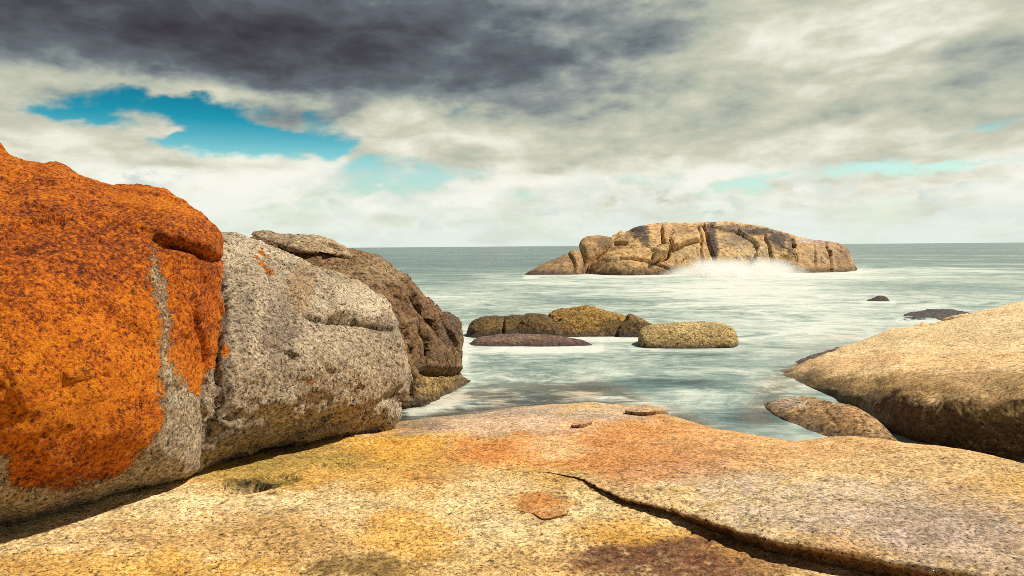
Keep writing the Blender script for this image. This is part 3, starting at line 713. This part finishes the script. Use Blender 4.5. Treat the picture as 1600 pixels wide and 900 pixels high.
def sea_stack():
    TAN = (0.53, 0.34, 0.155)
    BLK = (0.055, 0.04, 0.038)
    out = [(905, 452), (912, 430), (919, 412), (931, 395), (945, 382), (961, 368), (985, 355), (1010, 350), (1040, 347), (1080, 347), (1110, 349), (1140, 350), (1166, 354), (1196, 358), (1216, 364),
           (1240, 371), (1266, 374), (1290, 377), (1311, 383), (1325, 393), (1333, 407), (1341, 426), (1345, 452)]
    ctrl = [(912, 432, 49.5), (960, 434, 46.8), (1050, 432, 47), (1120, 428, 48), (1200, 427, 48.3), (1280, 426, 49), (1340, 425, 51), (950, 385, 50.5), (1050, 350, 51), (1150, 354, 51.5), (1250, 376, 51), (1320, 392, 51.5),
            (1000, 395, 48), (1060, 395, 48.4), (1130, 390, 48.8), (1210, 395, 49.0), (1290, 400, 49.8), (960, 410, 47.6)]
    rock('sea_stack', 'long tan granite islet streaked with black stains, standing in the sea', out, ctrl, 2.2, 5.0, 22, 0.075, GRANITE_FAR, TAN,
         [(930, 405, 20, 22, (0.36, 0.15, 0.07), 0.6), (975, 400, 40, 22, (0.45, 0.28, 0.11), 0.5), (1000, 362, 15, 13, BLK, 0.95), (990, 357, 22, 6, BLK, 0.8), (1008, 375, 8, 12, BLK, 0.7),
          (1112, 366, 9, 26, BLK, 0.95), (1116, 388, 7, 16, BLK, 0.9), (1150, 358, 34, 8, (0.12, 0.09, 0.08), 0.8), (1150, 376, 26, 12, (0.17, 0.13, 0.10), 0.7), (1190, 362, 26, 6, BLK, 0.9), (1213, 373, 20, 12, BLK, 0.95),
          (1218, 386, 10, 8, BLK, 0.8), (1236, 385, 6, 16, BLK, 0.8), (1180, 398, 36, 22, (0.47, 0.35, 0.20), 0.7), (1075, 395, 32, 16, (0.43, 0.31, 0.17), 0.5), (1290, 395, 40, 22, (0.30, 0.20, 0.13), 0.6),
          (1270, 376, 30, 4, (0.36, 0.30, 0.28), 0.7), (1318, 405, 14, 20, (0.19, 0.11, 0.07), 0.7), (1050, 424, 90, 8, (0.22, 0.12, 0.05), 0.7), (1060, 360, 30, 8, (0.30, 0.19, 0.10), 0.6)],  # thin grey band paints the sheen on the top right edge
         cracks=[([(1033, 352), (1036, 375), (1045, 390), (1040, 402), (1022, 410)], 1.9, 1.1), ([(1045, 392), (1070, 383), (1098, 376)], 1.6, 1.0), ([(1100, 350), (1108, 380), (1114, 400), (1119, 418)], 1.6, 1.0),
                 ([(1195, 368), (1203, 390), (1206, 420)], 1.5, 0.7), ([(1238, 372), (1243, 395), (1246, 426)], 2.0, 1.2), ([(1290, 378), (1298, 400), (1300, 424)], 1.5, 0.5), ([(960, 381), (978, 380)], 2.0, 1.2),
                 ([(970, 404), (1000, 405), (1025, 412), (1045, 420)], 1.6, 0.6), ([(1050, 356), (1048, 375), (1052, 395)], 1.3, 0.45), ([(1092, 352), (1096, 376), (1098, 420)], 1.3, 0.45), ([(1272, 380), (1276, 424)], 1.2, 0.25)],
         ledges=[([(1046, 388), (1042, 402), (1022, 412)], 18, 1.0, 0.2), ([(1240, 385), (1243, 400), (1246, 430)], 22, 0.7, 0.3), ([(1098, 378), (1070, 385), (1045, 394)], 14, 0.4, 0.2)],
         facet=[(0.30, 0.17), (0.06, 0.9)], rough=(0.40, 0.16, 0.10, 0.9), cat='islet', seed=31, step=5, tex=(5.0, 0.5), wetline=(0.35, 0.3, (0.14, 0.08, 0.04), 0.8))
    rock('boulder', 'rounded tan boulder perched upright against the near end of the islet', [(900, 440), (903, 415), (905, 395), (902, 385), (908, 373), (922, 368), (940, 368), (956, 370), (960, 385), (945, 400), (930, 415), (925, 440)],
         [(905, 385, 50.8), (930, 372, 51.5), (955, 375, 52.5), (912, 410, 50.3), (930, 400, 50.3)], 1.3, 2.5, 14, 0.11, GRANITE_FAR, (0.37, 0.23, 0.10),
         [(945, 378, 16, 10, (0.13, 0.09, 0.05), 0.8), (912, 385, 8, 14, (0.42, 0.28, 0.12), 0.6)], rough=(0.3, 0.25, 0.08, 1.2), cat='boulder', seed=33, step=4, tex=(4.0, 0.5))
    rock('boulder', 'low wedge shaped boulder tapering into the foam at the near tip of the islet', [(812, 442), (821, 431), (840, 418), (862, 406), (885, 395), (898, 391), (908, 398), (913, 412), (914, 430), (912, 446)],
         [(822, 432, 48), (880, 433, 47.5), (912, 430, 48.5), (895, 395, 49.8), (850, 415, 49.0)], 1.0, 2.5, 14, 0.10, GRANITE_FAR, (0.32, 0.20, 0.09),
         [(830, 428, 20, 8, (0.15, 0.11, 0.09), 0.7), (870, 405, 26, 6, (0.2, 0.14, 0.09), 0.6)], cracks=[([(888, 396), (897, 408), (899, 428)], 2.0, 0.5)], rough=(0.3, 0.25, 0.09, 1.1), cat='boulder', seed=34, step=4, tex=(4.0, 0.5),
         wetline=(0.3, 0.3, (0.10, 0.065, 0.04), 0.8))
sea_stack()


# ------------------------------------------------------------------ raised flakes and bedrock steps of the shelf
def flake(label, outline, thick, tint, edge, seed, lift=0.0, ku=0.8, kv=0.5):
    pts = catmull(outline, 5, True)
    W = np.array([shelf_height(np.array(float(a)), np.array(float(b))) for a, b in pts])[:, :2]
    W3 = np.concatenate([W, 0 * W[:, :1]], 1); W = W + 0.03 * np.stack([fbm(W3, 9, 4, 0.65, seed + 1), fbm(W3, 9, 4, 0.65, seed + 2)], 1)
    poly = [tuple(p) for p in W]
    lo, hi = W.min(0), W.max(0); st = max(0.008, min(hi - lo) / 30)
    gx, gy = np.meshgrid(np.arange(lo[0], hi[0], st), np.arange(lo[1], hi[1], st)); gx, gy = gx.ravel(), gy.ravel()
    k = poly_sd(gx, gy, poly) > st * 0.5; gx, gy = gx[k], gy[k]
    vo, _, fo, *_ = delaunay_2d_cdt([Vector(p) for p in poly] + [Vector((a, b)) for a, b in zip(gx, gy)], [], [list(range(len(poly)))], 1, 1e-6)
    V = np.array([tuple(v) for v in vo]); d = np.maximum(poly_sd(V[:, 0], V[:, 1], poly), 0); rim = d < 1e-4
    z0 = zshelf(V[:, 0], V[:, 1])
    # thickest at the edge nearest the viewer and to the right, feathering out into the shelf behind
    u = kv * (V[:, 1] - lo[1]) / (hi[1] - lo[1]) + ku * (hi[0] - V[:, 0]) / (hi[0] - lo[0])
    top = z0 + thick * (1.0 - 1.5 * u) * (0.8 + 0.2 * sstep(0, 0.02, d)) + lift
    Pt = np.stack([V[:, 0], V[:, 1], top], 1)
    Pt[:, 2] += 0.006 * fbm(Pt, 9, 4, 0.6, seed)
    n = len(V)
    B = np.stack([V[:, 0], V[:, 1] + 0.02, z0 - 0.03], 1)
    ri = list(range(len(poly)))
    faces = [tuple(f) for f in fo] + [tuple(n + i for i in reversed(f)) for f in fo]
    faces += [(a, n + a, n + b, b) for a, b in zip(ri, ri[1:] + ri[:1])]
    P = np.concatenate([Pt, B])
    me = bpy.data.meshes.new('rock_flake'); me.from_pydata([tuple(p) for p in P], [], faces)
    C = 0.25 * shelf_paint(P)[0] + 0.75 * np.array(tint)[None]; e = np.concatenate([0 * d, np.ones(n)])
    C = C * (1 - e[:, None]) + np.array(edge)[None] * e[:, None]
    C = C * (1 + 0.5 * fbm(P, 9, 3, 0.6, seed + 5))[:, None]
    put_col(me, 'tint', C); put_val(me, 'wet', np.zeros(len(P))); put_val(me, 'lichen', np.zeros(len(P))); put_val(me, 'tone', np.zeros(len(P)))
    return link('rock_flake', me, GRANITE_SHELF, label, 'rock flake')
flake('rusty orange flake of rock raised on the pale shelf left of the dark crack', [(800, 778), (820, 769), (845, 769), (866, 782), (887, 800), (879, 809), (850, 813), (828, 803), (806, 796)], 0.026, (0.44, 0.19, 0.05), (0.22, 0.12, 0.035), 71, ku=0.5, kv=0.4)
flake('wedge of bedrock with its front shade painted brown at the waterline, the larger one', [(978, 646), (1000, 637), (1030, 633), (1047, 636), (1040, 645), (1010, 650)], 0.10, (0.42, 0.27, 0.15), (0.10, 0.055, 0.03), 72, ku=0.35, kv=0.45)  # edge colour stands in for shade on the step's front facet
flake('small bedrock step with front shade painted dark in the pink part of the shelf', [(893, 667), (905, 660), (922, 656), (926, 660), (918, 667), (903, 669)], 0.06, (0.42, 0.27, 0.16), (0.08, 0.045, 0.03), 73, ku=0.35, kv=0.4)  # dark edge colour paints the shade on this facet


# ------------------------------------------------------------------ water
def build_water():
    m = bpy.data.materials.new('sea_water'); m.use_nodes = True
    nt = m.node_tree; nt.nodes.clear(); g = G(nt)
    pos = g.new('ShaderNodeNewGeometry').outputs['Position']
    x, y, z = g.sep(pos)
    foam, shal, far = g.attr('foam'), g.attr('shallow'), g.attr('far')
    silk = g.noise(g.xyz(x * 0.75, y, 0.0), 0.50, 8.0, 0.64, 2.4)
    silk2 = g.noise(g.xyz(x * 0.6 + 9.0, y, 2.0), 2.0, 7.0, 0.64, 2.2)
    farn = g.noise(g.xyz(x * 0.50, y, 5.0), 0.24, 8.0, 0.70, 0.7)
    farn2 = g.noise(g.xyz(x * 0.75, y * 0.75, 8.0), 0.035, 10.0, 0.76, 0.3)
    silk3 = g.noise(g.xyz(x * 0.30 + 3.0, y, 6.0), 7.5, 6.0, 0.66, 1.2)
    rid = g.math('ABSOLUTE', g.noise(g.xyz(x * 0.34 + 1.7, y, 3.0), 0.95, 5.0, 0.6, 2.2) - 0.5)
    wash = g.step(rid, 0.05, 0.0)
    nearmix = (silk - 0.5) * 1.15 + (silk2 - 0.5) * 0.75 + (silk3 - 0.5) * 0.35 + wash * 0.16
    farmix = (farn - 0.5) * 2.1 + (farn2 - 0.5) * 1.7
    fn = g.step(silk * 0.5 + farn * 0.5, 0.30, 0.70, 0.25, 1.5)
    foam = 0.46 + (foam - 0.46) * fn
    f = foam + nearmix * (1.0 - far) + farmix * far
    col = g.ramp(f, [(0.0, (0.030, 0.068, 0.080)), (0.22, (0.085, 0.155, 0.158)), (0.45, (0.225, 0.300, 0.275)), (0.68, (0.40, 0.465, 0.415)), (0.9, (0.535, 0.58, 0.53)), (1.0, (0.595, 0.625, 0.58))])
    sand = g.noise(g.xyz(x * 0.5, y, 1.0), 1.3, 5.0, 0.6, 1.0)
    col = g.mix(shal * g.step(sand, 0.35, 0.65) * 0.65, col, (0.42, 0.31, 0.20))
    bs = g.new('ShaderNodeBsdfPrincipled')
    g.put(bs.inputs['Base Color'], col)
    g.put(bs.inputs['Roughness'], g.step(f, 0.1, 0.8, 0.22, 0.7))
    bs.inputs['IOR'].default_value = 1.33
    g.put(bs.inputs['Specular IOR Level'], g.step(f, 0.2, 0.9, 0.42, 0.12))
    h = silk * 0.6 * (1.0 - far) + silk2 * 0.2 * (1.0 - far) + farn * 2.2 * far
    bp = g.new('ShaderNodeBump'); bp.inputs['Strength'].default_value = 0.55; bp.inputs['Distance'].default_value = 0.25
    g.put(bp.inputs['Height'], h); nt.links.new(bp.outputs[0], bs.inputs['Normal'])
    tr = g.new('ShaderNodeBsdfTransparent'); tr.inputs[0].default_value = (0.86, 0.90, 0.86, 1)
    gl = g.new('ShaderNodeBsdfGlossy'); gl.inputs['Roughness'].default_value = 0.18; nt.links.new(bp.outputs[0], gl.inputs['Normal'])
    fr = g.new('ShaderNodeFresnel'); fr.inputs[0].default_value = 1.33
    mx = g.new('ShaderNodeMixShader'); nt.links.new(fr.outputs[0], mx.inputs[0]); nt.links.new(tr.outputs[0], mx.inputs[1]); nt.links.new(gl.outputs[0], mx.inputs[2])
    thin = g.math('MULTIPLY', shal, 1.0 - g.step(f, 0.42, 0.80), clamp=True)
    edge = g.attr('edge')
    thin = g.math('MAXIMUM', thin * 0.8, edge)
    m2 = g.new('ShaderNodeMixShader'); g.put(m2.inputs[0], thin); nt.links.new(bs.outputs[0], m2.inputs[1]); nt.links.new(mx.outputs[0], m2.inputs[2])
    out = g.new('ShaderNodeOutputMaterial'); nt.links.new(m2.outputs[0], out.inputs[0])
    # rows close together near the shore, wide apart out at sea
    th = np.concatenate([np.radians(np.linspace(-46, 46, 640)), np.radians(np.linspace(48, 312, 50))])
    r = np.concatenate([np.geomspace(2.6, 120, 500), np.geomspace(123, 2000, 120), [3000, 6000, 12000, 30000]])
    rr, tt = np.meshgrid(r, th, indexing='ij')
    xx, yy = (rr * np.sin(tt)).ravel(), (rr * np.cos(tt)).ravel()
    q = np.stack([xx, yy, 0 * xx], 1)
    el = np.stack([xx * 0.4, yy, 0 * xx], 1)
    near = sstep(9, 22, yy)
    zz = (0.012 + 0.06 * near) * fbm(el, 0.30, 4, 0.55, 91) + 0.10 * sstep(18, 45, yy) * fbm(el, 0.09, 3, 0.5, 92) + 0.35 * sstep(60, 200, yy) * sstep(3000, 500, rr.ravel()) * fbm(el, 0.03, 4, 0.55, 93)
    P = np.stack([xx, yy, zz], 1)
    X, Y = project(P); ahead = yy > 1.0
    X = np.where(ahead, X, -9e3)
    wx, wy = X + 30 * fbm(el, 0.35, 4, 0.6, 94), Y + 6 * fbm(el, 0.35, 4, 0.6, 95)
    fo = 0.54 + 0 * xx
    fo = fo * (1 - sstep(25, 80, yy)) + 0.24 * sstep(25, 80, yy)
    def add(x0, y0, rx, ry, k):
        nonlocal fo
        fo = fo + k * np.exp(-((wx - x0) / rx) ** 2 - ((wy - y0) / ry) ** 2)
    for b in ((1150, 447, 130, 14, 0.40), (1080, 455, 260, 12, 0.25), (1290, 432, 130, 7, 0.45), (1480, 422, 260, 10, 0.38), (870, 440, 120, 6, 0.35), (960, 432, 60, 3, 0.5), (700, 462, 160, 10, 0.22),
              (1250, 475, 200, 16, 0.32), (1300, 510, 170, 20, 0.28), (1150, 520, 120, 14, 0.15), (850, 465, 130, 8, -0.18), (960, 470, 80, 6, -0.25), (1500, 450, 160, 8, -0.22), (690, 445, 110, 7, -0.12),
              (1080, 475, 40, 5, 0.2), (880, 545, 70, 5, 0.35), (800, 548, 60, 4, 0.3), (950, 532, 40, 6, 0.3), (722, 545, 20, 30, 0.3), (780, 590, 110, 20, 0.12), (930, 606, 90, 5, -0.5), (1030, 596, 100, 6, -0.5), (1110, 606, 60, 4, -0.3),
              (1010, 575, 60, 6, -0.15), (1175, 655, 60, 13, -0.6), (1130, 640, 60, 10, -0.1), (1075, 553, 90, 5, -0.3), (1120, 620, 110, 10, 0.12), (1200, 570, 50, 20, 0.05), (1090, 600, 60, 5, -0.2), (750, 620, 90, 12, 0.1)):  # dark streak below the oval boulder paints in its shadow and reflection
        add(*b)
    for line, w, k in (([(820, 433), (912, 431), (1000, 430), (1100, 428), (1250, 426), (1345, 424)], 3.0, 0.55), ([(722, 530), (800, 546), (860, 546), (942, 544)], 4.0, 0.4), ([(880, 528), (1000, 528)], 3.0, 0.35),
                       ([(990, 545), (1075, 549), (1160, 546)], 3.0, 0.15), ([(1345, 473), (1395, 473)], 3.0, 0.35), ([(1400, 500), (1500, 504)], 4.0, 0.35), ([(725, 540), (735, 600), (700, 632), (640, 645)], 7.0, 0.25)):
        dd, _, _ = seg_dist(X + 0.5 * (wx - X), Y + 0.7 * (wy - Y), line)
        fo = fo + k * np.exp(-(dd / w) ** 2)
    zs = zshelf(xx, yy)
    sh = sstep(-0.75, -0.10, zs) * sstep(12.5, 9.5, yy)
    d, _, _ = seg_dist(X, Y, [(1190, 640), (1215, 600), (1250, 565), (1330, 540)])
    sh = np.maximum(sh, 0.7 * np.exp(-(d / 26) ** 2))
    ed = sstep(-0.10, 0.0, zs + 0.06 * fbm(q, 2.5, 4, 0.6, 96)) * 0.85
    me = grid_mesh('water', P, len(r), len(th), True)
    put_val(me, 'foam', fo); put_val(me, 'shallow', sh); put_val(me, 'far', sstep(18, 60, yy)); put_val(me, 'edge', ed)
    link('water', me, m, kind='structure')
build_water()

def build_spray():
    """drifting spray where the swell breaks on the islet"""
    m = bpy.data.materials.new('sea_spray'); m.use_nodes = True
    nt = m.node_tree; nt.nodes.clear(); g = G(nt)
    tc = g.new('ShaderNodeTexCoord').outputs['Object']
    ln = g.new('ShaderNodeVectorMath', operation='LENGTH'); nt.links.new(tc, ln.inputs[0])
    pos = g.new('ShaderNodeNewGeometry').outputs['Position']
    n = g.noise(pos, 0.55, 5.0, 0.6, 0.6)
    den = g.step(E(g, ln.outputs['Value']) + (n - 0.5) * 0.9, 0.98, 0.15) * 2.2
    v = g.new('ShaderNodeVolumePrincipled')
    v.inputs['Color'].default_value = (0.99, 0.99, 0.97, 1); v.inputs['Anisotropy'].default_value = 0.2
    g.put(v.inputs['Density'], den)
    out = g.new('ShaderNodeOutputMaterial'); nt.links.new(v.outputs[0], out.inputs['Volume'])
    import bmesh
    bm = bmesh.new(); bmesh.ops.create_icosphere(bm, subdivisions=4, radius=1.0)
    me = bpy.data.meshes.new('sea_spray'); bm.to_mesh(me); bm.free()
    c = at_depth(np.array(1145.0), np.array(434.0), np.array(44.5))
    o = link('sea_spray', me, m, kind='stuff')
    o.location = c; o.scale = (5.6, 2.6, 1.5)
build_spray()
